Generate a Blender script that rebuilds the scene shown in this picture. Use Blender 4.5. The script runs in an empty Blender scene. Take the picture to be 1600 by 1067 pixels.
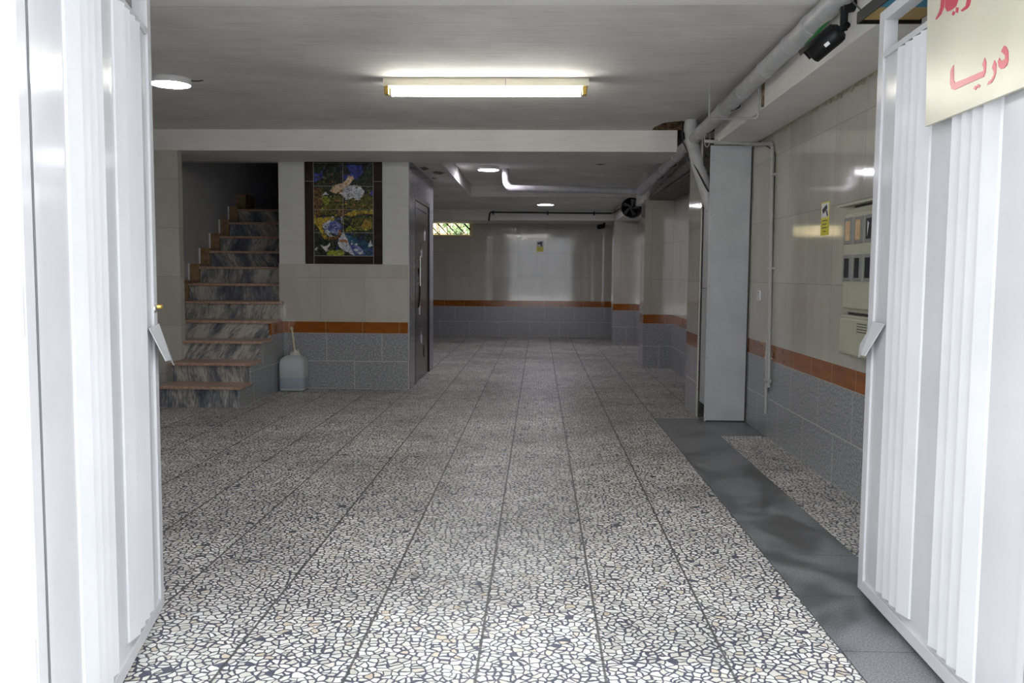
import bpy, bmesh, math, random
from mathutils import Vector, Matrix
random.seed(4)
PI = math.pi
scene = bpy.context.scene
C = scene.collection

# ---------------------------------------------------------------- camera, world, exposure
cam_d = bpy.data.cameras.new('camera'); cam = bpy.data.objects.new('camera', cam_d); C.objects.link(cam)
cam_d.sensor_width = 36.0; cam_d.lens = 1351.1 / 1600 * 36.0; cam_d.clip_start = 0.05; cam_d.clip_end = 200
YAW, PITCH, ROLL = -0.0303377, 0.0773550, 0.0077531
_f = Vector((math.sin(YAW)*math.cos(PITCH), math.cos(YAW)*math.cos(PITCH), -math.sin(PITCH)))
_r = Vector((math.cos(YAW), -math.sin(YAW), 0)); _u = _r.cross(_f)
_a = math.cos(ROLL)*_r + math.sin(ROLL)*_u; _b = -math.sin(ROLL)*_r + math.cos(ROLL)*_u
cam.matrix_world = Matrix(((_a.x, _b.x, -_f.x, 0), (_a.y, _b.y, -_f.y, 0), (_a.z, _b.z, -_f.z, 1.23787), (0, 0, 0, 1)))
scene.camera = cam

world = bpy.data.worlds.new('overcast_sky'); scene.world = world; world.use_nodes = True
wn = world.node_tree.nodes; wl = world.node_tree.links
bg = wn['Background']; bg.inputs[1].default_value = 2.25
wtc = wn.new('ShaderNodeTexCoord'); wsep = wn.new('ShaderNodeSeparateXYZ'); wr = wn.new('ShaderNodeValToRGB')
wl.new(wtc.outputs['Generated'], wsep.inputs[0]); wl.new(wsep.outputs['Z'], wr.inputs[0]); wl.new(wr.outputs[0], bg.inputs[0])
wr.color_ramp.elements[0].position = 0.0; wr.color_ramp.elements[0].color = (0.55, 0.585, 0.64, 1)
wr.color_ramp.elements[1].position = 0.7; wr.color_ramp.elements[1].color = (2.3, 2.38, 2.5, 1)

scene.view_settings.view_transform = 'Standard'; scene.view_settings.look = 'None'
scene.view_settings.gamma = 1.0; scene.view_settings.use_curve_mapping = False
scene.view_settings.exposure = 0.68

# ---------------------------------------------------------------- node helpers
def mat(name, base=(.5, .5, .5), rough=.5, metal=0.0, spec=.5):
    m = bpy.data.materials.new(name); m.use_nodes = True
    b = m.node_tree.nodes['Principled BSDF']
    b.inputs['Base Color'].default_value = (*base, 1); b.inputs['Roughness'].default_value = rough
    b.inputs['Metallic'].default_value = metal; b.inputs['Specular IOR Level'].default_value = spec
    return m
class NT:
    def __init__(s, m): s.n = m.node_tree.nodes; s.l = m.node_tree.links; s.b = s.n['Principled BSDF']; s.uv = None
    def node(s, t, **k):
        n = s.n.new(t)
        for a, v in k.items(): setattr(n, a, v)
        return n
    def put(s, n, i, v):
        if isinstance(v, bpy.types.NodeSocket): s.l.new(v, n.inputs[i])
        elif isinstance(v, (tuple, list)) and len(v) == 3 and n.inputs[i].type == 'RGBA': n.inputs[i].default_value = (*v, 1)
        else: n.inputs[i].default_value = v
    def UV(s):
        if not s.uv: s.uv = s.node('ShaderNodeUVMap').outputs[0]
        return s.uv
    def math(s, op, a, b=0.0, c=0.0):
        n = s.node('ShaderNodeMath', operation=op); s.put(n, 0, a); s.put(n, 1, b); s.put(n, 2, c); return n.outputs[0]
    def mapr(s, v, a, b, c=0.0, d=1.0):
        n = s.node('ShaderNodeMapRange'); n.clamp = True
        for i, x in enumerate((v, a, b, c, d)): s.put(n, i, x)
        return n.outputs[0]
    def mix(s, f, a, b, mode='MIX'):
        n = s.node('ShaderNodeMix', data_type='RGBA', blend_type=mode); s.put(n, 0, f); s.put(n, 6, a); s.put(n, 7, b); return n.outputs[2]
    def mapping(s, v, scale=(1, 1, 1), rot=(0, 0, 0), loc=(0, 0, 0)):
        n = s.node('ShaderNodeMapping'); s.l.new(v, n.inputs[0]); n.inputs[1].default_value = loc; n.inputs[2].default_value = rot; n.inputs[3].default_value = scale; return n.outputs[0]
    def noise(s, v, sc, det=2.0, rough=.5, dist=0.0):
        n = s.node('ShaderNodeTexNoise'); s.put(n, 'Vector', v); s.put(n, 'Scale', sc); s.put(n, 'Detail', det); s.put(n, 'Roughness', rough); s.put(n, 'Distortion', dist); return n
    def ramp(s, f, stops, interp='LINEAR'):
        n = s.node('ShaderNodeValToRGB'); s.l.new(f, n.inputs[0]); n.color_ramp.interpolation = interp
        e = n.color_ramp.elements
        while len(e) < len(stops): e.new(.5)
        for i, (p, c) in enumerate(stops): e[i].position = p; e[i].color = (*c, 1)
        return n.outputs[0]
    def bump(s, h, strength=.3, dist=.002):
        n = s.node('ShaderNodeBump'); s.put(n, 'Height', h); n.inputs['Strength'].default_value = strength; n.inputs['Distance'].default_value = dist
        s.l.new(n.outputs[0], s.b.inputs['Normal'])
    def col(s, c): s.l.new(c, s.b.inputs['Base Color'])
    def rough(s, c): s.l.new(c, s.b.inputs['Roughness'])

def noisy(name, c1, c2, scale=8, rough=.6, metal=0.0, bump=0.0, bd=.002, det=4, coord='uv', rot=0, sx=1, sy=1, spec=.5):
    m = mat(name, c1, rough, metal, spec); t = NT(m)
    if coord == 'uv': v = t.UV()
    else: v = t.node('ShaderNodeTexCoord').outputs['Object']
    v = t.mapping(v, (sx, sy, 1), (0, 0, rot))
    n = t.noise(v, scale, det)
    t.col(t.ramp(n.outputs[0], [(.35, c1), (.65, c2)]))
    if bump: t.bump(n.outputs[0], bump, bd)
    return m

# ---------------------------------------------------------------- materials
T = .4; X0 = -0.5817; Y0 = 2.7017
def m_terrazzo():
    m = mat('terrazzo', rough=.3); t = NT(m); uv = t.UV()
    w = t.noise(uv, 22, 1.0)
    wv = t.node('ShaderNodeVectorMath', operation='SCALE'); t.l.new(w.outputs['Color'], wv.inputs[0]); wv.inputs['Scale'].default_value = .03
    ad = t.node('ShaderNodeVectorMath', operation='ADD'); t.l.new(uv, ad.inputs[0]); t.l.new(wv.outputs[0], ad.inputs[1])
    st = t.mapping(ad.outputs[0], (1, 1, 1))
    SC = 37
    ve = t.node('ShaderNodeTexVoronoi', feature='DISTANCE_TO_EDGE', voronoi_dimensions='2D'); t.l.new(st, ve.inputs['Vector']); ve.inputs['Scale'].default_value = SC
    vc = t.node('ShaderNodeTexVoronoi', feature='F1', voronoi_dimensions='2D'); t.l.new(st, vc.inputs['Vector']); vc.inputs['Scale'].default_value = SC
    sep = t.node('ShaderNodeSeparateColor'); t.l.new(vc.outputs['Color'], sep.inputs[0])
    thr = t.math('MULTIPLY_ADD', sep.outputs[1], .13, .062)
    small = t.math('LESS_THAN', sep.outputs[0], .010)
    thr = t.math('MULTIPLY_ADD', small, .5, thr)
    d = t.math('SUBTRACT', ve.outputs['Distance'], thr)
    chip = t.mapr(d, -.008, .02)
    chipc = t.ramp(sep.outputs[2], [(0, (.60, .585, .51)), (.35, (.75, .735, .66)), (.86, (.85, .835, .78)), (.95, (.62, .53, .40)), (.975, (.78, .77, .74))])
    n2 = t.noise(uv, 300, 2)
    mtx = t.ramp(n2.outputs[0], [(.3, (.052, .056, .080)), (.7, (.125, .132, .170))])
    col = t.mix(chip, mtx, chipc)
    s = t.node('ShaderNodeSeparateXYZ'); t.l.new(uv, s.inputs[0])
    u = t.math('DIVIDE', t.math('SUBTRACT', s.outputs[0], X0), T); v = t.math('DIVIDE', t.math('SUBTRACT', s.outputs[1], Y0), T)
    def line(q, wd):
        f = t.math('ABSOLUTE', t.math('SUBTRACT', t.math('FRACT', t.math('ADD', q, .5)), .5))
        return t.mapr(f, wd*.6, wd*1.3, 1.0, 0.0)
    lu = line(u, .0128); lv = line(v, .0035)
    comb = t.node('ShaderNodeCombineXYZ'); t.l.new(t.math('FLOOR', u), comb.inputs[0]); t.l.new(t.math('FLOOR', v), comb.inputs[1])
    wn_ = t.node('ShaderNodeTexWhiteNoise', noise_dimensions='2D'); t.l.new(comb.outputs[0], wn_.inputs[0])
    tv = t.mapr(wn_.outputs['Value'], 0, 1, .82, 1.02)
    big = t.noise(uv, 1.3, 3); dirt = t.mapr(big.outputs[0], .3, .68, .72, 1.03)
    k = t.math('MULTIPLY', tv, dirt)
    g = t.node('ShaderNodeCombineXYZ')
    for i in range(3): t.l.new(k, g.inputs[i])
    col = t.mix(1.0, col, g.outputs[0], 'MULTIPLY')
    col = t.mix(t.math('MULTIPLY', lu, .90), col, (.06, .059, .062))
    col = t.mix(t.math('MULTIPLY', lv, .55), col, (.10, .10, .10))
    t.col(col)
    t.rough(t.mapr(t.noise(uv, 5, 3).outputs[0], .3, .7, .34, .55))
    h = t.math('SUBTRACT', t.noise(uv, 9, 2).outputs[0], t.math('ADD', lu, t.math('MULTIPLY', lv, .4)))
    t.bump(h, .25, .002)
    return m

def tile_mask(t, uv, w, h, off, u0, v0, mortar):
    mp = t.mapping(uv, (1, 1, 1), (0, 0, 0), (-u0, -v0, 0))
    b = t.node('ShaderNodeTexBrick'); t.l.new(mp, b.inputs['Vector'])
    b.offset = off; b.squash = 1.0
    b.inputs['Scale'].default_value = 1.0; b.inputs['Mortar Size'].default_value = mortar; b.inputs['Mortar Smooth'].default_value = .1
    b.inputs['Brick Width'].default_value = w; b.inputs['Row Height'].default_value = h; b.inputs['Bias'].default_value = 0
    b.inputs['Color1'].default_value = (0, 0, 0, 1); b.inputs['Color2'].default_value = (1, 1, 1, 1); b.inputs['Mortar'].default_value = (.5, .5, .5, 1)
    return b

def m_cream(name='cream_tile', c1=(.46, .435, .375), c2=(.52, .495, .435), rough=.05):
    m = mat(name, rough=rough, spec=.5); t = NT(m); uv = t.UV()
    b = tile_mask(t, uv, .477, .475, 0.0, .06, .715, .0022)
    n = t.noise(t.mapping(uv, (1, .35, 1)), 5, 5, .6)
    c = t.ramp(n.outputs[0], [(.3, c1), (.7, c2)])
    sp = t.node('ShaderNodeSeparateColor'); t.l.new(b.outputs['Color'], sp.inputs[0])
    k = t.mapr(sp.outputs[0], 0, 1, .93, 1.04); g = t.node('ShaderNodeCombineXYZ')
    for i in range(3): t.l.new(k, g.inputs[i])
    c = t.mix(1.0, c, g.outputs[0], 'MULTIPLY')
    c = t.mix(t.math('MULTIPLY', b.outputs['Fac'], .65), c, (.27, .25, .21)); t.col(c)
    st = t.noise(t.mapping(uv, (26, 1.2, 1)), 1, 3)
    t.rough(t.mapr(st.outputs[0], .35, .7, rough*.7, rough*2.1))
    h = t.math('SUBTRACT', t.math('MULTIPLY', t.noise(uv, 2.2, 1).outputs[0], 1.0), t.math('MULTIPLY', b.outputs['Fac'], .25))
    t.bump(h, .16, .004); t.b.inputs['IOR'].default_value = 1.6
    return m
def m_granite():
    m = mat('grey_granite_tile', rough=.22); t = NT(m); uv = t.UV()
    b = tile_mask(t, uv, .595, .30, .5, .12, 0, .003)
    n = t.noise(uv, 170, 3, .7); n2 = t.noise(uv, 60, 2)
    s = t.math('ADD', t.math('MULTIPLY', n.outputs[0], .7), t.math('MULTIPLY', n2.outputs[0], .3))
    c = t.ramp(s, [(.38, (.10, .10, .105)), (.46, (.22, .22, .23)), (.54, (.34, .34, .35)), (.62, (.56, .56, .56))])
    c = t.mix(t.math('MULTIPLY', b.outputs['Fac'], .8), c, (.62, .60, .55)); t.col(c)
    t.bump(t.math('SUBTRACT', t.noise(uv, 2.0, 1).outputs[0], t.math('MULTIPLY', b.outputs['Fac'], .3)), .25, .003)
    return m
def m_band():
    m = mat('orange_border_tile', rough=.13); t = NT(m); uv = t.UV()
    b = tile_mask(t, uv, .395, .4, 0, .1, .45, .0022)
    n = t.noise(t.mapping(uv, (1, 3, 1)), 6, 4)
    c = t.ramp(n.outputs[0], [(.3, (.22, .064, .008)), (.7, (.31, .094, .012))])
    c = t.mix(t.math('MULTIPLY', b.outputs['Fac'], .8), c, (.50, .36, .22)); t.col(c)
    t.bump(t.noise(uv, 3, 1).outputs[0], .3, .003)
    return m
def m_plaster(name, c1, c2, bd=.004, rough=.8):
    m = mat(name, rough=rough, spec=.25); t = NT(m); uv = t.UV()
    n = t.noise(uv, 1.4, 4, .6); st = t.noise(t.mapping(uv, (1.5, 18, 1), (0, 0, .1)), 1.5, 3, .6, .4)
    s = t.math('ADD', t.math('MULTIPLY', n.outputs[0], .65), t.math('MULTIPLY', st.outputs[0], .35))
    c = t.ramp(s, [(.36, c1), (.62, c2)]); t.col(c)
    f = t.noise(uv, 9, 5, .6, .5)
    t.bump(t.math('ADD', t.math('MULTIPLY', f.outputs[0], .5), st.outputs[0]), .35, bd)
    return m
def m_marble():
    m = mat('blue_grey_veined_marble', rough=.25); t = NT(m)
    oi = t.node('ShaderNodeObjectInfo'); uv = t.UV()
    off = t.node('ShaderNodeCombineXYZ'); t.l.new(t.math('MULTIPLY', oi.outputs['Random'], 37), off.inputs[0]); t.l.new(t.math('MULTIPLY', oi.outputs['Random'], 91), off.inputs[1])
    ad = t.node('ShaderNodeVectorMath', operation='ADD'); t.l.new(uv, ad.inputs[0]); t.l.new(off.outputs[0], ad.inputs[1])
    rot = t.node('ShaderNodeVectorRotate', rotation_type='Z_AXIS'); t.l.new(ad.outputs[0], rot.inputs[0]); t.l.new(t.mapr(oi.outputs['Random'], 0, 1, -.75, .75), rot.inputs['Angle'])
    v1 = t.mapping(rot.outputs[0], (3.2, .8, 1)); v2 = t.mapping(rot.outputs[0], (30, 5, 1))
    a = t.noise(v1, 1.7, 3, .6, .5); b = t.noise(v2, 2.2, 5, .7, .6)
    s = t.math('ADD', t.math('MULTIPLY', a.outputs[0], .62), t.math('MULTIPLY', b.outputs[0], .42))
    s = t.math('ADD', s, t.mapr(oi.outputs['Random'], 0, 1, -.03, .03))
    c = t.ramp(s, [(.38, (.06, .064, .08)), (.47, (.14, .145, .165)), (.52, (.23, .23, .225)), (.56, (.40, .38, .33)), (.66, (.54, .51, .44))]); t.col(c)
    return m
def m_strip():
    m = mat('dark_grey_stone', rough=.5); t = NT(m); uv = t.UV()
    b = tile_mask(t, uv, 5.0, .50, 0, -2, .31, .0028)
    n = t.noise(uv, 170, 3, .8); w = t.noise(t.mapping(uv, (1, .7, 1)), 2.1, 3, .6, .6)
    c = t.ramp(n.outputs[0], [(.38, (.09, .093, .10)), (.64, (.30, .303, .315))])
    wet = t.mapr(w.outputs[0], .47, .56, 1.0, .45); g = t.node('ShaderNodeCombineXYZ')
    for i in range(3): t.l.new(wet, g.inputs[i])
    c = t.mix(1.0, c, g.outputs[0], 'MULTIPLY')
    c = t.mix(t.math('MULTIPLY', b.outputs['Fac'], .7), c, (.04, .038, .035)); t.col(c)
    t.rough(t.mapr(w.outputs[0], .47, .56, .5, .3))
    return m

M = dict(
 terrazzo=m_terrazzo(), cream=m_cream(), granite=m_granite(), band=m_band(),
 plaster=m_plaster('ceiling_plaster', (.60, .58, .56), (.78, .76, .74)),
 beam=m_plaster('beam_plaster', (.64, .625, .59), (.75, .74, .71)),
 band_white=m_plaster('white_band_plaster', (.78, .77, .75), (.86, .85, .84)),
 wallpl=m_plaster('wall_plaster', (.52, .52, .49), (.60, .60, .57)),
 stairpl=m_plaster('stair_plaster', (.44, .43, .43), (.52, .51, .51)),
 marble=m_marble(), strip=m_strip(),
 tread=noisy('brown_tread_stone', (.34, .21, .15), (.52, .37, .28), 40, .32),
 skirt=noisy('brown_skirting_stone', (.22, .13, .06), (.34, .22, .12), 14, .22),
 rubble=noisy('rough_broken_concrete', (.06, .035, .018), (.24, .16, .09), 26, .95, bump=.9, bd=.03, det=8),
 grit=noisy('rough_grey_concrete', (.10, .09, .08), (.30, .27, .24), 30, .95, bump=.9, bd=.02, det=8),
 grime=noisy('yellowish_grime', (.22, .19, .12), (.40, .37, .28), 20, .8),
 dark=noisy('dark_infill', (.03, .03, .03), (.07, .065, .06), 9, .9, bump=.5, bd=.02),  # near-black infill; its tone also stands in for shade in gaps
 gate=noisy('white_gloss_paint', (.50, .505, .52), (.54, .545, .56), 3, .15, bump=.05, bd=.004, spec=.12),
 gatein=noisy('gate_slot_paint', (.62, .58, .56), (.70, .66, .64), 6, .35),
 white=mat('white_enamel', (.8, .8, .79), .35), cap=mat('cream_metal', (.74, .70, .56), .35),
 sheet=noisy('galvanised_white_sheet', (.43, .44, .455), (.49, .50, .515), 4, .42, bump=.1, bd=.004),
 pipe=noisy('grey_plastic_pipe', (.40, .40, .41), (.50, .50, .51), 10, .38),
 conduit=noisy('painted_conduit', (.36, .355, .34), (.44, .43, .41), 14, .4),
 black=mat('black_plastic', (.008, .008, .009), .45, 0, .25), blackp=mat('black_pipe_rubber', (.02, .02, .02), .5),
 steel=mat('brushed_steel', (.62, .61, .60), .28, 1.0), jamb=noisy('polished_grey_cladding', (.20, .20, .215), (.27, .27, .285), 30, .16),
 edoor=noisy('brown_steel_door', (.060, .040, .032), (.095, .066, .054), 6, .22, .3, sx=1, sy=.3),
 arrow_white=mat('highlight_white_paint', (.92, .92, .96), .25, .2),  # near-white colour carries the bright highlights of the door arrows
 mborder=noisy('dark_brown_border_tile', (.022, .012, .009), (.038, .020, .016), 12, .12),
 grout=mat('pale_grout', (.36, .34, .30), .7),
 cab=noisy('olive_grey_cabinet', (.37, .375, .28), (.42, .425, .32), 5, .42), gasket=mat('grey_gasket', (.21, .21, .20), .5),
 mglass=mat('meter_window', (.035, .035, .04), .12), kraft=noisy('brown_meter_face', (.50, .30, .13), (.68, .47, .27), 30, .4),
 yellow=mat('yellow_sticker', (.70, .62, .02), .4), paper=mat('white_sticker', (.72, .72, .74), .4), ink=mat('black_ink', (.02, .02, .03), .5),
 sign=noisy('cream_painted_sign', (.44, .42, .33), (.50, .475, .38), 3, .3), red=mat('red_lettering', (.42, .025, .06), .3),
 jug=mat('translucent_plastic', (.62, .66, .66), .35), liquid=mat('jug_liquid_shade', (.30, .35, .40), .35),
 rag=noisy('pale_plastic_bag', (.45, .45, .38), (.65, .65, .58), 30, .5), stick=mat('pale_wooden_stick', (.55, .48, .33), .6),
 brass=mat('brass', (.65, .45, .12), .3, 1.0), rust=noisy('red_primer', (.35, .03, .04), (.5, .22, .1), 10, .6),
 blue=mat('blue_print', (.02, .30, .50), .4), tan=mat('tan_print', (.52, .36, .14), .5), green=mat('green_tape', (.008, .16, .025), .4),
 facade=noisy('bright_white_render', (.80, .81, .82), (.86, .86, .87), 3, .7, bump=.1), pavement=noisy('pale_pavement', (.55, .54, .52), (.66, .65, .62), 3, .85),
 winframe=noisy('yellow_window_frame', (.62, .48, .20), (.70, .56, .28), 8, .5), ywall=noisy('yellow_outer_wall', (.75, .58, .28), (.82, .66, .36), 3, .8),
 leaf=noisy('green_leaves', (.07, .15, .04), (.22, .30, .10), 6, .5, coord='obj'), stem=mat('bark', (.14, .09, .05), .8),
)
def emit(name, c, s):
    m = mat(name, c, .5); b = m.node_tree.nodes['Principled BSDF']; b.inputs['Emission Color'].default_value = (*c, 1); b.inputs['Emission Strength'].default_value = s; return m
M['tube'] = emit('fluorescent_glow', (1.0, .99, .93), 21.0)
M['led'] = emit('led_glow', (.90, .86, 1.0), 22.0); M['led_bright'] = emit('led_glow_rear', (.93, .90, 1.0), 75.0)
M['jug'].node_tree.nodes['Principled BSDF'].inputs['Transmission Weight'].default_value = .25

# ---------------------------------------------------------------- mesh helpers
class MB:
    def __init__(s): s.v = []; s.f = []; s.m = []; s.sm = []; s.mats = []
    def mi(s, m):
        if m not in s.mats: s.mats.append(m)
        return s.mats.index(m)
    def add(s, vs, fs, m, smooth=False):
        k = len(s.v); i = s.mi(m); s.v += [tuple(v) for v in vs]
        for f in fs: s.f.append(tuple(k + a for a in f)); s.m.append(i); s.sm.append(smooth)
        return s
    def box(s, x0, x1, y0, y1, z0, z1, m):
        vs = [(x, y, z) for x in (x0, x1) for y in (y0, y1) for z in (z0, z1)]
        return s.add(vs, [(0, 1, 3, 2), (4, 6, 7, 5), (0, 4, 5, 1), (2, 3, 7, 6), (0, 2, 6, 4), (1, 5, 7, 3)], m)
    def obox(s, o, u, v, w, m):      # corner + three edge vectors
        o = Vector(o); u = Vector(u); v = Vector(v); w = Vector(w)
        vs = [o + u*a + v*b + w*c for a in (0, 1) for b in (0, 1) for c in (0, 1)]
        return s.add(vs, [(0, 1, 3, 2), (4, 6, 7, 5), (0, 4, 5, 1), (2, 3, 7, 6), (0, 2, 6, 4), (1, 5, 7, 3)], m)
    def prism(s, pts, d, m):         # planar 3D polygon, extruded by d
        d = Vector(d); n = len(pts); a = [Vector(p) for p in pts]
        s.add(a + [p + d for p in a], [tuple(range(n)), tuple(range(2*n-1, n-1, -1))] + [(i, n+i, n+(i+1) % n, (i+1) % n) for i in range(n)], m)
        return s
    def tube(s, path, r, m, n=14, caps=True, closed=False):
        P = [Vector(p) for p in path]; rs = r if isinstance(r, (list, tuple)) else [r]*len(P)
        k = len(P); vs = []; up = None
        for i, p in enumerate(P):
            t = ((P[min(i+1, k-1)] - P[max(i-1, 0)])).normalized()
            if up is None: up = t.orthogonal().normalized()
            up = (up - t*up.dot(t)).normalized(); w = t.cross(up)
            for j in range(n):
                a = 2*PI*j/n; vs.append(p + (up*math.cos(a) + w*math.sin(a))*rs[i])
        fs = [(i*n+j, i*n+(j+1) % n, (i+1)*n+(j+1) % n, (i+1)*n+j) for i in range(k-1) for j in range(n)]
        s.add(vs, fs, m, True)
        if caps:
            s.add(vs[:n], [tuple(range(n-1, -1, -1))], m); s.add(vs[-n:], [tuple(range(n))], m)
        return s
    def lathe(s, c, axis, prof, m, n=32):   # prof: (radius, height along axis)
        c = Vector(c); ax = Vector(axis).normalized(); u = ax.orthogonal().normalized(); w = ax.cross(u); vs = []
        for r, h in prof:
            for j in range(n):
                a = 2*PI*j/n; vs.append(c + ax*h + (u*math.cos(a) + w*math.sin(a))*max(r, 1e-4))
        s.add(vs, [(i*n+j, i*n+(j+1) % n, (i+1)*n+(j+1) % n, (i+1)*n+j) for i in range(len(prof)-1) for j in range(n)], m, True)
        return s
    def build(s, name, parent=None, bevel=0.0, seg=2):
        me = bpy.data.meshes.new(name); o0 = Vector((0, 0, 0))
        pw = Vector(); q_ = parent
        while q_: pw = pw + q_.location; q_ = q_.parent
        me.from_pydata([Vector(v) - pw for v in s.v], [], s.f); me.validate()
        bm = bmesh.new(); bm.from_mesh(me); bmesh.ops.recalc_face_normals(bm, faces=bm.faces); bm.to_mesh(me); bm.free()
        for m in s.mats: me.materials.append(m)
        ul = me.uv_layers.new(name='UVMap')
        for p, mi, sm in zip(me.polygons, s.m, s.sm):
            p.material_index = mi; p.use_smooth = sm
            n = p.normal
            for li in p.loop_indices:
                q = me.vertices[me.loops[li].vertex_index].co + pw
                if abs(n.z) > .7: uvv = (q.x, q.y)
                elif abs(n.x) > abs(n.y): uvv = (q.y, q.z)
                else: uvv = (q.x, q.z)
                ul.data[li].uv = uvv
        o = bpy.data.objects.new(name, me); C.objects.link(o)
        if parent: o.parent = parent
        if bevel:
            b = o.modifiers.new('bevel', 'BEVEL'); b.width = bevel; b.segments = seg; b.limit_method = 'ANGLE'; b.angle_limit = .7
        return o
def empty(name, loc, label, cat, group=None):
    o = bpy.data.objects.new(name, None); C.objects.link(o); o.location = loc; o.matrix_world = Matrix.Translation(loc)
    o.empty_display_size = .05; o['label'] = label; o['category'] = cat
    if group: o['group'] = group
    return o
def tag(o, label, cat, group=None):
    o['label'] = label; o['category'] = cat
    if group: o['group'] = group
    return o
def struct(o, label=None, cat=None):
    o['kind'] = 'structure'
    if label: o['label'] = label
    if cat: o['category'] = cat
    return o
def wall3(b, x0, x1, y0, y1, z1, top=None, zt=None):
    top = top or M['cream']
    b.box(x0, x1, y0, y1, -.05, .60, M['granite']); b.box(x0, x1, y0, y1, .60, .72, M['band'])
    if zt: b.box(x0, x1, y0, y1, .72, zt, M['cream']); b.box(x0, x1, y0, y1, zt, z1, top)
    else: b.box(x0, x1, y0, y1, .72, z1, top)

ZB = 2.42; ZC = 2.605
# ---------------------------------------------------------------- floor and ground
b = MB(); b.box(-5.2, 1.018, 1.2, 17.4, -.10, 0, M['terrazzo']); b.box(1.42, 1.95, 1.2, 6.70, -.10, 0, M['terrazzo'])
b.box(1.018, 1.95, 7.48, 17.4, -.10, 0, M['terrazzo'])
struct(b.build('floor'), 'black and white terrazzo tile floor of the parking hall', 'floor')
b = MB(); b.box(1.018, 1.42, 1.2, 7.48, -.10, .002, M['strip']); b.box(1.42, 1.95, 6.70, 7.48, -.10, .002, M['strip'])
struct(b.build('trim_1'), 'dark grey stone strip set into the terrazzo floor along the right wall', 'floor trim')
b = MB(); b.box(-14, 14, -14, 1.2, -.12, -.005, M['pavement']); b.box(-14, 14, 17.75, 30, -.12, -.005, M['pavement'])
struct(b.build('ground'), 'pale pavement outside the gate', 'ground')

# ---------------------------------------------------------------- walls
b = MB(); wall3(b, 1.77, 1.95, 1.75, 17.4, 2.95); struct(b.build('wall_right'), 'right wall in glossy cream tile over orange band and grey granite', 'wall')
b = MB(); wall3(b, -4.2, -3.958, 1.75, 8.36, 2.95); b.box(-3.97, -3.5, 8.36, 8.46, 0, 2.95, M['cream'])
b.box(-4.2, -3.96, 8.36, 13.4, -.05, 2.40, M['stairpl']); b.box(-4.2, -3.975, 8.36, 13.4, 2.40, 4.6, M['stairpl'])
struct(b.build('wall_left'), 'left wall beside the stairs, cream tile then grey plaster', 'wall')
b = MB(); wall3(b, -5.2, -2.42, 17.2, 17.4, 1.985); wall3(b, -2.42, -1.325, 17.2, 17.4, 1.985); wall3(b, -1.325, 1.95, 17.2, 17.4, 2.95)
b.box(-5.2, -2.42, 17.2, 17.4, 1.985, 2.95, M['cream']); b.box(-2.42, -1.325, 17.2, 17.4, 2.275, 2.95, M['cream'])
struct(b.build('wall_back'), 'far end wall with glossy cream tile above orange band', 'wall')
b = MB()
b.box(-2.765, -1.388, 9.155, 9.30, .72, 1.333, M['cream']); b.box(-2.765, -1.38, 9.172, 9.45, 0, 2.95, M['wallpl'])
b.box(-2.765, -1.388, 9.155, 9.30, -.02, .60, M['granite']); b.box(-2.765, -1.388, 9.155, 9.30, .60, .72, M['band'])
b.box(-2.765, -2.62, 9.45, 13.4, 0, 4.6, M['stairpl'])
struct(b.build('wall_centre'), 'plastered wall between stairs and lift above cream, orange and granite tile', 'wall')
b = MB()   # lift shaft side, clad in polished grey stone
b.box(-1.60, -1.380, 9.45, 9.60, 0, 2.11, M['jamb']); b.box(-1.60, -1.380, 10.90, 11.30, 0, 2.11, M['jamb']); b.box(-1.60, -1.380, 9.45, 11.30, 2.11, 2.95, M['jamb'])
b.box(-1.5, -1.374, 9.20, 9.60, 0, 2.95, M['jamb']); b.box(-2.6, -1.60, 9.45, 11.3, 0, 2.95, M['dark'])
struct(b.build('wall_lift'), 'polished grey stone cladding around the lift door', 'wall')
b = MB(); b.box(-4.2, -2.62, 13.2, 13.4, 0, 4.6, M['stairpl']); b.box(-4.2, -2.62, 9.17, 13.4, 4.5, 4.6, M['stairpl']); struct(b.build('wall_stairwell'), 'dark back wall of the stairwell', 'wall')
b = MB(); b.box(-5.2, -4.2, 11.2, 11.3, 0, 2.95, M['cream']); b.box(-5.2, -5.1, 11.3, 17.4, 0, 2.95, M['cream']); b.box(-4.2, -2.6, 13.4, 13.5, 0, 2.95, M['cream']); struct(b.build('wall_rear_left'), 'cream wall behind the stairs and lift', 'wall')
b = MB(); b.box(-3.96, -1.10, 1.30, 1.75, -.05, 2.95, M['facade']); b.box(-6, -3.96, 1.30, 1.75, -.05, 6, M['facade']); b.box(1.25, 6, 1.62, 2.04, -.05, 2.95, M['facade'])
b.box(-6, 6, 1.30, 1.75, 2.95, 6, M['facade'])
struct(b.build('wall_front'), 'white rendered gate posts and facade at the entrance', 'wall')

# columns on the right
b = MB(); wall3(b, 1.395, 1.77, 11.55, 12.0, 2.24); struct(b.build('column'), 'tiled column in the middle of the right side, nearest behind the white duct casing', 'column')
b = MB(); wall3(b, 1.355, 1.77, 15.8, 16.2, 2.22); struct(b.build('column'), 'tiled column furthest back on the right, by the end wall', 'column')
b = MB(); wall3(b, 1.40, 1.77, 7.64, 8.20, 2.42); b.box(1.41, 1.77, 7.60, 7.64, 0, 2.42, M['dark']); b.box(1.40, 1.415, 7.60, 7.64, 0, 1.9, M['cream'])  # dark front face paints in the shade of the void inside the casing
struct(b.build('column'), 'tiled column directly behind the white duct casing', 'column')

# ---------------------------------------------------------------- ceilings and beams
b = MB()
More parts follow.
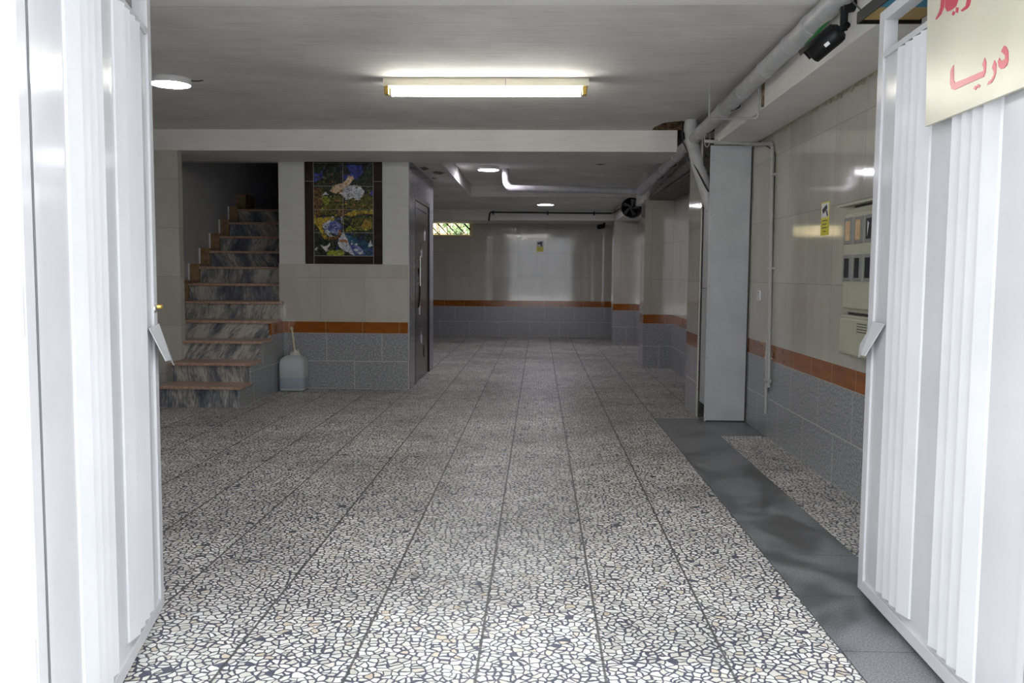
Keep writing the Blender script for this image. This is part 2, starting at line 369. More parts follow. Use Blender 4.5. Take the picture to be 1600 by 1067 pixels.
# near bay with a broken hole at its far right
n = 26; hx0, hx1, hy = 1.045, 1.47, 7.83
arc = []
for i in range(n+1):
    a = PI*i/n; rr = 1 + .035*random.uniform(-1, 1)
    arc.append((1.27 - .225*math.cos(a)*rr if i < n/2 else 1.27 - .225*math.cos(a), 8.34 - .51*(abs(math.sin(a))**.75)*rr))
for i in range(len(arc)-1):      # strips between arc and y = 7.5
    (xa, ya), (xb, yb) = arc[i], arc[i+1]
    b.prism([(xa, 7.5, ZC), (xb, 7.5, ZC), (xb, yb, ZC), (xa, ya, ZC)], (0, 0, .08), M['plaster'])
b.box(-3.96, arc[0][0], 7.5, 8.36, ZC, ZC+.08, M['plaster']); b.box(arc[-1][0], 1.77, 7.5, 8.36, ZC, ZC+.08, M['plaster'])
b.box(-3.96, 1.77, 4.48, 7.5, ZC, ZC+.08, M['plaster'])
# middle bay and rear bay
b.box(-1.06, 1.77, 9.2, 13.39, 2.61, 2.70, M['plaster'])
b.box(-2.0, -1.06, 9.3, 13.39, 2.43, 2.70, M['plaster'])
b.box(-2.6, 1.77, 13.4, 17.2, 2.43, 2.94, M['plaster']); b.box(-5.2, -2.6, 13.4, 17.2, 2.43, 2.55, M['plaster']); b.box(-5.2, -4.2, 11.2, 13.4, 2.43, 2.55, M['plaster'])
b.box(-4.2, 1.95, 1.3, 9.3, 2.95, 3.05, M['dark']); b.box(-2.62, 1.95, 9.3, 17.4, 2.95, 3.05, M['dark']); b.box(-5.2, -2.6, 13.4, 17.4, 2.95, 3.05, M['dark']); b.box(-5.2, -4.2, 11.2, 11.3, 2.43, 3.05, M['dark']); b.box(-5.2, -4.2, 11.2, 13.5, 2.95, 3.05, M['dark'])  # unseen dark slabs above the ceilings, added to stop sky light leaking in
b.box(-4.2, -2.6, 9.18, 9.45, 2.425, 4.6, M['stairpl'])
for (cx_, cy_, rx_, ry_, zz_) in ((-1.20, 10.3, .10, .16, 2.43), (-1.30, 9.9, .06, .22, 2.43), (-1.32, 10.9, .05, .10, 2.43), (1.05, 10.6, .16, .2, 2.61), (.75, 10.9, .08, .06, 2.61)):
    b.prism([(cx_ + rx_*random.uniform(.4, 1.1)*math.cos(2*PI*k/18), cy_ + ry_*random.uniform(.4, 1.1)*math.sin(2*PI*k/18), zz_-.001) for k in range(18)], (0, 0, -.0015), M['grit'])
struct(b.build('ceiling'), 'aged white plaster ceiling', 'ceiling')
b = MB(); b.box(.95, 1.5, 7.6, 8.62, 2.83, 2.9, M['rubble']); b.box(.95, 1.02, 7.6, 8.62, 2.68, 2.9, M['rubble']); b.box(.95, 1.6, 8.325, 8.339, ZC+.002, 2.9, M['rubble']); b.box(1.5, 1.6, 7.6, 8.62, 2.60, 2.9, M['rubble']); b.box(.95, 1.5, 7.55, 7.62, 2.68, 2.9, M['rubble'])
struct(b.build('ceiling_cavity'), 'brown broken concrete inside the ceiling hole', 'ceiling')
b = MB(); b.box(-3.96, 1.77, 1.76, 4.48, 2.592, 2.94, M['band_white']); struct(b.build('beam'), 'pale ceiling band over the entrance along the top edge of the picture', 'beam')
b = MB(); b.box(-3.96, 1.295, 8.34, 9.17, 2.405, 2.9, M['beam']); struct(b.build('beam'), 'white cross beam in front of the stairs and lift', 'beam')
b = MB(); b.box(-1.38, 1.30, 9.17, 9.2, 2.43, 2.9, M['plaster']); b.box(-2.0, -1.05, 9.17, 9.3, 2.43, 2.9, M['plaster']); struct(b.build('ceiling_edge'), 'recess edge of the middle ceiling', 'ceiling')
b = MB(); b.box(1.445, 1.77, 2.05, 7.34, 2.325, 2.9, M['beam']); struct(b.build('beam'), 'white lengthwise beam along the top of the near right wall', 'beam')
b = MB(); b.prism([(1.44, 8.2, 2.29), (1.44, 11.75, 2.24), (1.44, 11.75, 2.9), (1.44, 8.2, 2.9)], (.33, 0, 0), M['stairpl'])
for i in range(16):
    y = 8.25 + i*.205
    b.prism([(1.435, y, 2.29-(y-8.2)*.014), (1.435, y+.2, 2.29-(y+.2-8.2)*.014), (1.435, y+.2, 2.36+.03*random.random()-.03*abs(i-3)*.3), (1.435, y, 2.36+.03*random.random()-.03*abs(i-3)*.3)], (-.004, 0, 0), M['grit'])
b.box(1.445, 1.77, 8.2, 11.6, 2.225, 2.235, M['grit'])
struct(b.build('beam'), 'lengthwise beam with torn concrete edge behind the duct casing', 'beam')
b = MB(); b.box(1.37, 1.77, 11.75, 17.2, 2.215, 2.9, M['beam']); struct(b.build('beam'), 'lengthwise beam above the two rear columns', 'beam')
b = MB(); b.box(-5.2, 1.37, 16.05, 17.2, 2.235, 2.43, M['beam']); struct(b.build('beam'), 'cross beam against the far end wall', 'beam')

b = MB()
for i in range(44):
    y = 3.4 + i*.09; h_ = .012 + .03*random.random()
    b.prism([(1.768, y, 2.325), (1.768, y+.09, 2.325), (1.768, y+.09, 2.325-h_*.6), (1.768, y+.04, 2.325-h_)], (.003, 0, 0), M['grime'])
struct(b.build('trim_2'), 'dirty yellowish joint where the right wall meets the beam', 'trim')

# ---------------------------------------------------------------- far window with what stands behind it
win = MB(); x0, x1, z0, z1 = -2.42, -1.325, 1.985, 2.275
for bx in ((x0, x1, z0, z0+.03), (x0, x1, z1-.03, z1), (x0, x0+.03, z0+.03, z1-.03), (x1-.035, x1, z0+.03, z1-.03)):
    win.box(bx[0], bx[1], 17.185, 17.40, bx[2], bx[3], M['winframe'])
w = struct(win.build('window_1'), 'small barred window high in the far end wall', 'window')
for i in range(8):
    xx = -2.40 + i*.175
    MB().prism([(xx, 17.30, z1-.03), (xx+.042, 17.30, z1-.03), (xx+.246, 17.30, z0+.03), (xx+.23, 17.30, z0+.03)] if xx+.246 < x1-.05 else
               [(xx, 17.30, z1-.03), (xx+.042, 17.30, z1-.03), (x1-.05, 17.30, z1-.03-(x1-.05-xx-.042)), (x1-.05, 17.30, z1-.03-(x1-.05-xx))], (0, .012, 0), M['black']).build('window_bar', w)
MB().box(x0+.03, x1-.035, 17.30, 17.312, z0+.045, z0+.057, M['black']).build('window_rail', w)
MB().box(x1-.06, x1-.045, 17.30, 17.312, z0+.03, z1-.03, M['black']).build('window_rail', w)
b = MB(); b.box(-8, -1.3, 20.3, 20.5, 0, 3.2, M['ywall']); struct(b.build('wall_outside'), 'yellow garden wall outside the far window', 'wall')
bush = empty('shrub', (-1.9, 19.0, 0), 'green leafy shrub seen through the far barred window', 'shrub')
sb = MB()
for k in range(7):
    a = 2*PI*k/7; sb.tube([(-1.9, 19, 0), (-1.9+.15*math.cos(a), 19+.15*math.sin(a), 1.2), (-1.9+.4*math.cos(a), 19+.4*math.sin(a), 2.5)], [.03, .02, .008], M['stem'], 6)
sb.build('stem', bush)
lb = MB()
for k in range(420):
    c = Vector((random.gauss(-1.68, .22), random.gauss(19.0, .3), random.uniform(.7, 3.1)))
    d = Vector((random.uniform(-1, 1), random.uniform(-1, 1), random.uniform(-1, .4))).normalized(); s_ = d.orthogonal().normalized()
    L = random.uniform(.16, .30); W = L*.22
    lb.add([c, c+d*L*.5+s_*W, c+d*L, c+d*L*.5-s_*W], [(0, 1, 2, 3)], M['leaf'])
lb.build('foliage', bush)

# ---------------------------------------------------------------- staircase
RI = .1842; GO = .32; YS = 7.77
st = empty('staircase', (-3.1, YS, 0), 'marble staircase with brown stone treads climbing into the dark', 'staircase')
NS = 12
for i in range(1, NS+1):
    y = YS + (i-1)*GO; xr = -2.715 if i < 6 else -2.77; xl = -3.5
    if i > 2: xl = -3.83
    if i == 2: xl = -3.5
    zt = i*RI + .012
    if i == 12:
        b = MB(); b.box(-3.958, -3.83, y-.012, y+GO, (i-1)*RI+.016, zt+.03, M['skirt']); b.build('stepped_skirting', st)
        b = MB(); b.box(-3.955, xr, y-.01, 13.19, 11*RI-.016, 11*RI+.012, M['tread']); b.build('landing', st); continue
    b = MB(); b.box(xl + .005, xr - .03, y, y+.02, (i-1)*RI + (.012 if i > 1 else 0), zt-.028, M['marble']); b.build('riser', st)
    b = MB(); b.box(xl + .002, xr + (.0 if i < 6 else 0), y-.03, y+GO+.02, zt-.028, zt, M['tread']); b.build('tread', st, .004)
    if i >= 6:
        b = MB(); b.box(-3.958, -3.83, y-.012, y+GO-.014, (i-1)*RI+.016, zt+.03, M['skirt']); b.box(-3.958, -3.94, y-.016, y-.011, (i-1)*RI, zt+.034, M['white']); b.build('stepped_skirting', st)
b = MB()   # solid body with tiled flank
for i in range(1, NS+1):
    y = YS + (i-1)*GO; xl = -3.495 if i < 3 else -3.955
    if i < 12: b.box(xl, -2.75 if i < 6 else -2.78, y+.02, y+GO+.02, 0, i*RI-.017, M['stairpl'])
b.build('stair_body', st)
b = MB()
for i in range(1, 6):
    y = YS + (i-1)*GO; y1 = min(y+GO, 9.153); zt = i*RI-.018
    ys = y if i == 1 else y
    b.box(-2.75, -2.722, ys, y1, 0, min(.60, zt), M['granite'])
    if zt > .60: b.box(-2.75, -2.722, ys, y1, .60, min(.72, zt), M['band'])
    if zt > .72: b.box(-2.75, -2.722, ys, y1, .72, zt, M['cream'])
b.build('tiled_flank', st)

# ---------------------------------------------------------------- lift door
d = struct(MB().box(-1.415, -1.392, 9.60, 10.90, .005, 2.06, M['edoor']).build('door_1'), 'dark brown steel lift door in grey stone surround', 'door')
fr = MB(); fr.box(-1.42, -1.372, 9.60, 9.625, 0, 2.11, M['black']); fr.box(-1.42, -1.376, 10.88, 10.90, 0, 2.11, M['black']); fr.box(-1.42, -1.376, 9.60, 10.9, 2.06, 2.11, M['edoor']); fr.box(-1.42, -1.385, 9.60, 10.9, 1.975, 1.985, M['black']); fr.build('door_frame', d)
h = MB(); h.tube([(-1.345, 9.80, 1.10), (-1.345, 9.80, 1.44)], .011, M['steel'], 12)
for z in (1.14, 1.40): h.tube([(-1.392, 9.80, z), (-1.345, 9.80, z)], .007, M['steel'], 8)
h.build('door_handle', d)
for (yc, z0_, z1_) in ((10.478, 1.637, 1.83), (10.20, 1.43, 1.60), (10.06, 1.117, 1.29), (10.04, .76, .95), (10.20, .41, .60)):
    o = MB(); o.prism([(-1.392, yc-.03, z1_-.085), (-1.392, yc+.045, z1_-.085), (-1.392, yc+.02, z0_)], (.012, 0, 0), M['arrow_white'])
    o.prism([(-1.392, yc-.01, z1_-.09), (-1.392, yc+.05, z1_-.09), (-1.392, yc+.03, z1_)], (.006, 0, 0), M['steel']); o.build('arrow_ornament', d)
MB().prism([(-1.392, 10.40, .30), (-1.392, 10.46, .375), (-1.392, 10.52, .30), (-1.392, 10.46, .225)], (.004, 0, 0), M['black']).build('diamond_ornament', d)
cv = MB(); cv.tube([(-1.389, 10.0 + .10*math.sin(t*PI/10), 1.30 - t*.045) for t in range(11)], .007, M['black'], 6); cv.build('curved_groove', d)

# ---------------------------------------------------------------- tile mural
mu = empty('tile_mural', (-2.07, 9.17, 1.334), 'dark brown bordered picture of landscape with swans on wall', 'mural')
def P(cx, cy, d=0): return (-2.481 + (cx-90)/728*.823, 9.172 - d, 2.424 - (cy-50)/975*1.09)
def poly(b, pts, d, m, jag=0, th=.0006):
    q = []
    for i in range(len(pts)):
        (xa, ya), (xb, yb) = pts[i], pts[(i+1) % len(pts)]; k = max(1, int(math.hypot(xb-xa, yb-ya)/22)) if jag else 1
        for j in range(k):
            f = j/k; q.append((min(735, max(172, xa+(xb-xa)*f + random.uniform(-jag, jag))), min(947, max(78, ya+(yb-ya)*f + random.uniform(-jag, jag)))))
    b.prism([P(x, y, d) for x, y in q], (0, th, 0), m)
b = MB()
for r in ((90, 172, 50, 1025), (735, 818, 50, 1025)): b.box(P(r[0], 0)[0], P(r[1], 0)[0], 9.156, 9.172, P(0, r[3])[2], P(0, r[2])[2], M['mborder'])
b.box(P(172, 0)[0], P(735, 0)[0], 9.156, 9.172, P(0, 1025)[2], P(0, 950)[2], M['mborder']); b.box(P(172, 0)[0], P(735, 0)[0], 9.156, 9.172, P(0, 76)[2], P(0, 50)[2], M['mborder'])
for (xa, xb, ya, yb) in ((171, 175, 50, 1025), (732, 736, 50, 1025), (90, 172, 247, 250), (735, 818, 247, 250), (172, 735, 946, 950)):
    b.box(P(xa, 0)[0], P(xb, 0)[0], 9.1553, 9.158, P(0, yb)[2], P(0, ya)[2], M['grout'])
b.build('mural_border', mu)
def pm(name, a, c, s=60):
    m = mat('mural_'+name, c, .32, spec=.3); t = NT(m); n = t.noise(t.UV(), s*.55, 8, .75, 1.2)
    t.col(t.ramp(n.outputs[0], [(.36, tuple(x*.25 for x in a)), (.47, a), (.58, c), (.68, tuple(min(1, x*1.25) for x in c))])); return m
Z = dict(night=pm('night_foliage', (.008, .010, .006), (.055, .065, .035), 45), blue=pm('blue_sky', (.02, .025, .14), (.07, .09, .36), 30), pink=pm('pink_cloud', (.50, .32, .20), (.75, .58, .42), 40),
 mist=pm('white_mist', (.40, .41, .46), (.70, .70, .75), 40), brown=pm('autumn_tree', (.05, .022, .010), (.30, .17, .06), 60), olive=pm('olive_tree', (.03, .035, .008), (.20, .18, .03), 70),
 yel=pm('yellow_bank', (.30, .20, .02), (.66, .50, .07), 50), pond=pm('blue_pond', (.06, .08, .26), (.24, .28, .50), 30), river=pm('teal_river', (.01, .035, .08), (.03, .11, .16), 25),
 deer=pm('deer', (.30, .10, .03), (.42, .18, .07), 60), wht=pm('white_bird', (.50, .50, .52), (.62, .62, .62), 30), lime=pm('lime_bush', (.14, .18, .01), (.42, .44, .06), 60), roof=pm('cottage', (.22, .14, .02), (.34, .24, .04), 40))
b = MB(); poly(b, [(172, 78), (735, 78), (735, 948), (172, 948)], .010, Z['night'], 0, .01)
L = [('blue', [(480, 90), (620, 95), (640, 160), (600, 215), (545, 235), (470, 240), (440, 200), (520, 170)], 6), ('blue', [(180, 175), (250, 170), (270, 215), (210, 240), (178, 260)], 6), ('blue', [(700, 340), (733, 330), (733, 400), (705, 395)], 4),
 ('brown', [(172, 300), (260, 330), (300, 420), (280, 560), (172, 590)], 9), ('olive', [(290, 400), (420, 380), (470, 460), (400, 560), (260, 560), (250, 460)], 10),
 ('mist', [(420, 370), (500, 290), (600, 280), (650, 340), (640, 390), (580, 425), (480, 420)], 8), ('pink', [(325, 335), (370, 285), (450, 265), (490, 220), (500, 188), (520, 200), (545, 195), (552, 225), (530, 255), (505, 290), (460, 320), (440, 365), (370, 365)], 4),
 ('brown', [(370, 500), (440, 470), (490, 520), (470, 570), (390, 565)], 8), ('olive', [(480, 430), (540, 390), (590, 430), (650, 370), (735, 380), (735, 510), (470, 500)], 9),
 ('yel', [(460, 560), (560, 520), (735, 515), (735, 545), (600, 560), (520, 580)], 6), ('lime', [(240, 380), (300, 390), (330, 450), (280, 480)], 7), ('wht', [(240, 395), (285, 345), (300, 360), (315, 380), (280, 375)], 3),
 ('yel', [(172, 590), (370, 580), (360, 620), (270, 640), (250, 690), (300, 780), (270, 790), (210, 680), (172, 640)], 5), ('olive', [(530, 590), (640, 575), (735, 590), (735, 700), (560, 700)], 7),
 ('mist', [(250, 650), (330, 610), (350, 640), (320, 740), (380, 770), (330, 775), (270, 720)], 5), ('pond', [(310, 640), (370, 615), (430, 650), (440, 700), (400, 750), (340, 745), (305, 700)], 6),
 ('roof', [(610, 650), (650, 590), (720, 640), (715, 690), (630, 690)], 0), ('ngt', [(605, 655), (650, 585), (655, 600), (618, 662)], 0), ('lime', [(470, 690), (520, 670), (560, 690), (540, 715), (475, 715)], 5),
 ('river', [(440, 730), (500, 740), (600, 790), (735, 830), (735, 946), (520, 946), (480, 860), (400, 800)], 6), ('mist', [(400, 760), (450, 720), (490, 790), (520, 870), (560, 946), (450, 900), (400, 850)], 7), ('pond', [(500, 840), (600, 860), (660, 920), (620, 946), (560, 940)], 6),
 ('brown', [(290, 775), (400, 750), (420, 700), (440, 745), (400, 790), (320, 800)], 5), ('deer', [(415, 800), (440, 792), (480, 798), (492, 812), (480, 840), (472, 815), (445, 818), (440, 842), (432, 815), (410, 818)], 0), ('deer', [(412, 690), (425, 700), (430, 740), (415, 760), (405, 740)], 0),
 ('wht', [(430, 575), (440, 575), (442, 640), (432, 640)], 0), ('wht', [(232, 845), (270, 860), (300, 850), (325, 822), (325, 850), (295, 880), (312, 900), (285, 910), (268, 890)], 0), ('wht', [(180, 885), (200, 868), (212, 875), (205, 895), (185, 898)], 0),
 ('wht', [(515, 832), (530, 820), (540, 835), (530, 847)], 0), ('wht', [(550, 842), (572, 828), (585, 835), (575, 850)], 0), ('wht', [(545, 890), (560, 880), (588, 885), (580, 900), (555, 902)], 0), ('wht', [(590, 922), (605, 905), (622, 908), (625, 890), (634, 900), (630, 925), (605, 935)], 0), ('wht', [(680, 860), (700, 810), (712, 792), (712, 830), (728, 850), (700, 862)], 0),
 ('lime', [(300, 900), (420, 890), (470, 920), (440, 945), (290, 940)], 6)]
Z['ngt'] = Z['night']
for i, (k, pts, jg) in enumerate(L): poly(b, pts, .0108 + i*.00012, Z[k], jg, .0004)
nl = len(L)
for k in range(520):
    cx_, cy_ = random.uniform(178, 730), random.uniform(84, 940)
    if 78 < cy_ < 290: kind = random.choice(['night', 'night', 'olive', 'blue'] if cx_ > 430 or cy_ < 180 else ['night', 'olive', 'brown'])
    elif cy_ < 420: kind = random.choice(['olive', 'brown', 'night', 'mist', 'pink']) if 420 < cx_ < 650 else random.choice(['olive', 'brown', 'night', 'lime'])
    elif cy_ < 580: kind = random.choice(['olive', 'brown', 'night', 'yel', 'night', 'deer'])
    elif cy_ < 730: kind = random.choice(['yel', 'brown', 'olive']) if cx_ < 260 else (random.choice(['pond', 'mist', 'blue']) if cx_ < 440 else random.choice(['olive', 'yel', 'night', 'lime', 'brown']))
    else: kind = random.choice(['night', 'olive', 'night']) if cx_ < 380 else (random.choice(['mist', 'pond', 'river', 'blue']) if cx_ < 600 else random.choice(['river', 'night', 'blue', 'pond']))
    r_ = random.uniform(3, 12); el = random.uniform(.4, 1.6)
    pts = [(cx_ + r_*el*random.uniform(.4, 1.3)*math.cos(2*PI*j/7), cy_ + r_*random.uniform(.4, 1.3)*math.sin(2*PI*j/7)) for j in range(7)]
    if any(x0_ < cx_ < x1_ and y0_ < cy_ < y1_ for (x0_, x1_, y0_, y1_) in ((600, 725, 585, 695), (405, 495, 785, 845), (225, 330, 815, 915), (505, 640, 815, 940), (675, 733, 785, 870), (360, 560, 190, 330))): continue
    poly(b, pts, .0108 + nl*.00012 + (k % 5)*.00006, Z[kind], 0, .0002)
for (xa, xb, ya, yb) in ((449, 452, 78, 948), (172, 735, 293, 296), (172, 735, 512, 515), (172, 735, 728, 731)):
    b.box(P(xa, 0)[0], P(xb, 0)[0], 9.1525, 9.158, P(0, yb)[2], P(0, ya)[2], M['grout'])
b.build('mural_picture', mu)

# ---------------------------------------------------------------- white sheet metal duct casing on the right
dc = empty('duct_casing', (1.6, 7.35, 0), 'tall white sheet metal pipe casing against the right wall', 'duct casing')
MB().box(1.427, 1.795-.03, 7.345, 7.35, .004, 2.32, M['sheet']).build('front_panel', dc, .001)
b = MB(); b.box(1.424, 1.43, 7.35, 7.605, .14, 1.915, M['sheet']); b.box(1.4215, 1.424, 7.35, 7.60, 1.13, 1.134, M['black']); b.build('side_panel', dc)
b = MB(); b.box(1.418, 1.436, 7.338, 7.352, .004, 2.32, M['sheet']); b.box(1.758, 1.768, 7.336, 7.352, .01, 2.31, M['dark']); b.box(1.43, 1.76, 7.338, 7.352, .0, .012, M['dark']); b.build('edge_trim', dc)
for z in (.06, .55, 1.15, 1.75, 2.2):
    for x in (1.428, 1.752): MB().lathe((x+.004, 7.337, z), (0, -1, 0), [(.004, 0), (.004, .002), (0, .003)], M['gasket'], 8).build('screw', dc)

# ---------------------------------------------------------------- pipes
def bend(pts, r=.06, n=6):
    P_ = [Vector(p) for p in pts]; out = [P_[0]]
    for i in range(1, len(P_)-1):
        a = (P_[i-1]-P_[i]); c = (P_[i+1]-P_[i]); ra = min(r, a.length*.45, c.length*.45)
        s_, e_ = P_[i]+a.normalized()*ra, P_[i]+c.normalized()*ra
        for j in range(n+1):
            t = j/n; out.append(s_*(1-t)**2 + P_[i]*2*t*(1-t) + e_*t*t)
    return out + [P_[-1]]
dp = empty('drain_pipe', (1.35, 8, 2.4), 'long grey drain pipe sloping back under the ceiling from top right', 'pipe')
pa, pb = Vector((1.386, 4.2, 2.534)), Vector((1.312, 11.36, 2.335))
MB().tube([Vector((1.386, 2.3, 2.53)), pa, pb], .053, M['pipe'], 24).build('pipe_run', dp)
for f in (.05, .10, .17, .25, .33, .45, .52, .62, .74, .86):
    c = pa.lerp(pb, f); dd = (pb-pa).normalized(); MB().tube([c, c+dd*.05], .0575, M['pipe'], 24).build('coupling', dp)
for f in (.30, .42, .56, .68, .80):
    c = pa.lerp(pb, f); MB().tube([c+Vector((.0, 0, -.056)), c+Vector((.06, 0, -.03)), c+Vector((.075, 0, .07))], .005, M['black'], 6).build('hanger', dp)
cp = MB().tube(bend([(1.312, 11.40, 2.33), (-.38, 11.40, 2.355), (-.44, 11.40, 2.42), (-.45, 11.40, 2.61)], .12), .045, M['pipe'], 20).build('branch_pipe', dp)
MB().lathe((1.312, 11.33, 2.335), (0, 1, 0), [(0, 0), (.062, 0), (.062, .12), (0, .12)], M['pipe'], 20).build('coupling', dp)
fp = MB(); fp.tube(bend([(1.335, 7.80, 2.86), (1.322, 7.78, 2.45), (1.47, 7.40+.08, 1.80)], .16), .058, M['pipe'], 22); fp.lathe((1.331, 7.795, 2.50), (0, 0, 1), [(.058, 0), (.066, .003), (.066, .07), (.058, .073)], M['pipe'], 22)
tag(fp.build('waste_pipe'), 'thick grey pipe dropping from the ceiling hole into the duct casing', 'pipe')
tag(MB().tube([(1.235, 7.86, 2.84), (1.26, 7.8, 2.42), (1.40, 7.50, 2.02), (1.43, 7.45, 1.95)], .007, M['blackp'], 8).build('cable'), 'thin black cable running from the ceiling hole down beside the thick pipe', 'cable')
tag(MB().tube([(1.39, 7.9, 2.84), (1.395, 7.8, 2.4), (1.43, 7.56, 2.25)], .006, M['blackp'], 8).build('cable'), 'thin black cable behind the thick pipe above the duct casing', 'cable')
lp = [(1.385+.022*math.cos(t), 7.33, 2.36+.055*math.sin(t)) for t in [PI*k/8 for k in range(8, 17)]]
tag(MB().tube([(1.363, 7.33, 2.43)]+lp+[(1.407, 7.33, 2.43)], .004, M['conduit'], 8).build('wire_loop'), 'small pale loop of wire above the duct casing', 'wire')
cA = MB().tube(bend([(1.44-.012, 5.82, 2.48), (1.44-.012, 5.82, 2.272), (1.20, 6.30, 2.352), (1.20, 6.30, 2.60)], .03), .0075, M['conduit'], 10)
tag(cA.build('conduit'), 'thin white conduit loop hanging below the drain pipe at the beam', 'conduit')
tag(MB().box(1.433, 1.446, 5.74, 5.77, 2.335, 2.49, M['rubble']).build('rusty_bracket'), 'rusty brown bracket on the lengthwise beam beside the drain pipe', 'bracket')
cB = empty('conduit', (1.75, 6.6, .3), 'thin cream conduit turning down the right wall beside the duct casing', 'conduit')
MB().tube(bend([(1.34, 7.20, 2.335), (1.735, 7.16, 2.305), (1.748, 6.66, 2.235), (1.748, 6.56, .40)], .06), .014, M['conduit'], 12).build('conduit_tube', cB)
MB().tube([(1.742, 6.62, .80), (1.742, 6.60, .19)], .011, M['conduit'], 12).build('drain_tail', cB)
MB().tube([(1.742, 6.62, .45), (1.742, 6.52, .455)], .016, M['conduit'], 12).build('valve', cB)
for z in (2.0, 1.3, .62): MB().box(1.735, 1.77, 6.57, 6.65, z-.008, z+.008, M['conduit']).build('clip', cB)
tag(MB().tube(bend([(1.765, 7.15, 2.33), (1.765, 6.64, 2.17), (1.765, 6.64, .35)], .04), .004, M['blackp'], 8).build('cable'), 'thin dark cable beside the cream conduit on the right wall', 'cable')

bp = empty('thin_black_pipe', (0, 16, 2.37), 'thin black pipe along the far cross beam under the ceiling', 'pipe')
MB().tube(bend([(-.93, 16.0, 2.215), (-.91, 16.0, 2.375), (1.33, 16.0, 2.365), (1.33, 12.7, 2.30)], .04), .014, M['black'], 10).build('pipe_run', bp)
for x in (-.85, .15, 1.0): MB().box(x-.012, x+.012, 15.985, 16.05, 2.33, 2.40, M['black']).build('clip', bp)

M['blade'] = mat('dark_fan_blade', (.05, .05, .05), .5)
fan = empty('exhaust_fan', (1.37, 12.6, 2.2), 'round black exhaust duct fan high on the beam by the rear columns', 'fan')
MB().lathe((1.30, 12.45, 2.20), (.25, 1, 0), [(.125, -.02), (.14, -.02), (.14, .22), (.0, .23)], M['black'], 28).build('housing', fan)
for k in range(5):
    a = 2*PI*k/5; c = Vector((1.30, 12.46, 2.20)); u = Vector((math.cos(a), -.25*math.cos(a), math.sin(a)))
    v = Vector((-math.sin(a), .15, math.cos(a)))
    MB().prism([c+u*.02, c+u*.115+v*.045, c+u*.12-v*.01, c+u*.03-v*.02], (0, .006, 0), M['blade']).build('blade', fan)
MB().lathe((1.30, 12.44, 2.20), (.25, 1, 0), [(0, 0), (.028, 0), (.028, .04), (0, .04)], M['blade'], 16).build('hub', fan)

# ---------------------------------------------------------------- lamps
fl = empty('fluorescent_lamp', (-.37, 6.12, ZC), 'lit fluorescent tube in cream batten fixed under the ceiling', 'lamp')
MB().box(-1.105, .335, 6.145, 6.235, ZC-.055, ZC, M['cap']).build('batten', fl, .004)
MB().tube([(-1.05, 6.185, ZC-.092), (.28, 6.185, ZC-.092)], .029, M['tube'], 20).build('tube', fl)
for x in (-1.09, .30): MB().box(x-.008, x+.022, 6.150, 6.22, ZC-.112, ZC-.03, M['brass']).build('lamp_holder', fl, .003)
MB().box(-.247, -.243, 6.143, 6.147, ZC-.05, ZC-.01, M['gasket']).build('batten_seam', fl)
def led(x, y, z, r, label, cable=False, glow='led_bright'):
    e = empty('round_ceiling_light', (x, y, z), label, 'lamp', 'round ceiling lights')
    MB().lathe((x, y, z), (0, 0, -1), [(r*.97, 0), (r, .01), (r, .035), (r*.93, .042)], M['white'], 40).build('housing', e)
    MB().lathe((x, y, z-.0385), (0, 0, -1), [(r*.935, 0), (r*.93, .004), (r*.6, .006), (0, .007)], M[glow], 40).build('diffuser', e)
    if cable: MB().tube([(x+r*.5, y, z-.004), (x+r*1.1, y+.02, z-.012), (x+r*1.32, y+.03, z-.01), (x+r*1.5, y+.05, z+.0)], .004, M['black'], 6).build('cable', e)
led(-2.63, 6.19, ZC, .145, 'large lit round ceiling light at left beside the gate', True, 'led')
led(-.66, 11.2, 2.61, .14, 'lit round ceiling light in the middle bay beyond the cross beam')
led(.098, 14.45, 2.43, .14, 'smallest lit round ceiling light, in the rear bay')

# ---------------------------------------------------------------- CCTV
cc = empty('security_camera', (1.44, 4.15, 2.48), 'black bullet security camera hanging at the right beam near the gate', 'security camera')
dr = Vector((-.56, .48, -.48)).normalized(); c0 = Vector((1.372, 4.10, 2.365)); ln = .165
MB().lathe(c0, dr, [(0, 0), (.032, 0), (.044, .012), (.047, .03), (.047, ln-.006), (.038, ln), (.034, ln-.008), (0, ln-.008)], M['black'], 28).build('body', cc)
upv = (Vector((0, 0, 1)) - dr*dr.z).normalized(); sd = dr.cross(upv)
b = MB(); vs = []
for t in (.02, ln+.03):
    for k in range(11):
        a = -1.35 + 2.7*k/10; vs.append(c0 + dr*t + (upv*math.cos(a) + sd*math.sin(a))*.053)
    for k in range(11):
        a = -1.35 + 2.7*k/10; vs.append(c0 + dr*t + (upv*math.cos(a) + sd*math.sin(a))*.050)
fs = []
for k in range(10): fs += [(k, k+1, 22+k+1, 22+k), (11+k, 33+k, 33+k+1, 11+k+1), (k, 11+k, 11+k+1, k+1), (22+k, 22+k+1, 33+k+1, 33+k)]
b.add(vs, fs, M['black'], True); b.build('sunshield', cc)
MB().tube([c0+dr*.0, c0-dr*.03, Vector((1.396, 4.14, 2.39))], [.016, .016, .014], M['black'], 14).build('joint', cc)
MB().tube([(1.398, 4.145, 2.375), (1.398, 4.145, 2.485)], .018, M['black'], 18).build('arm', cc)
MB().tube([(1.385, 4.15, 2.487), (1.444, 4.15, 2.497)], .036, M['black'], 24).build('base', cc)
lc = c0 + dr*.075; nn = (Vector((0, -1, -.2)) - dr*Vector((0, -1, -.2)).dot(dr)).normalized(); tt = dr.cross(nn)
MB().prism([lc+nn*.0475+dr*.012+tt*.008, lc+nn*.0475-dr*.012+tt*.008, lc+nn*.0475-dr*.012-tt*.008, lc+nn*.0475+dr*.012-tt*.008], nn*.0012, M['paper']).build('sticker', cc)
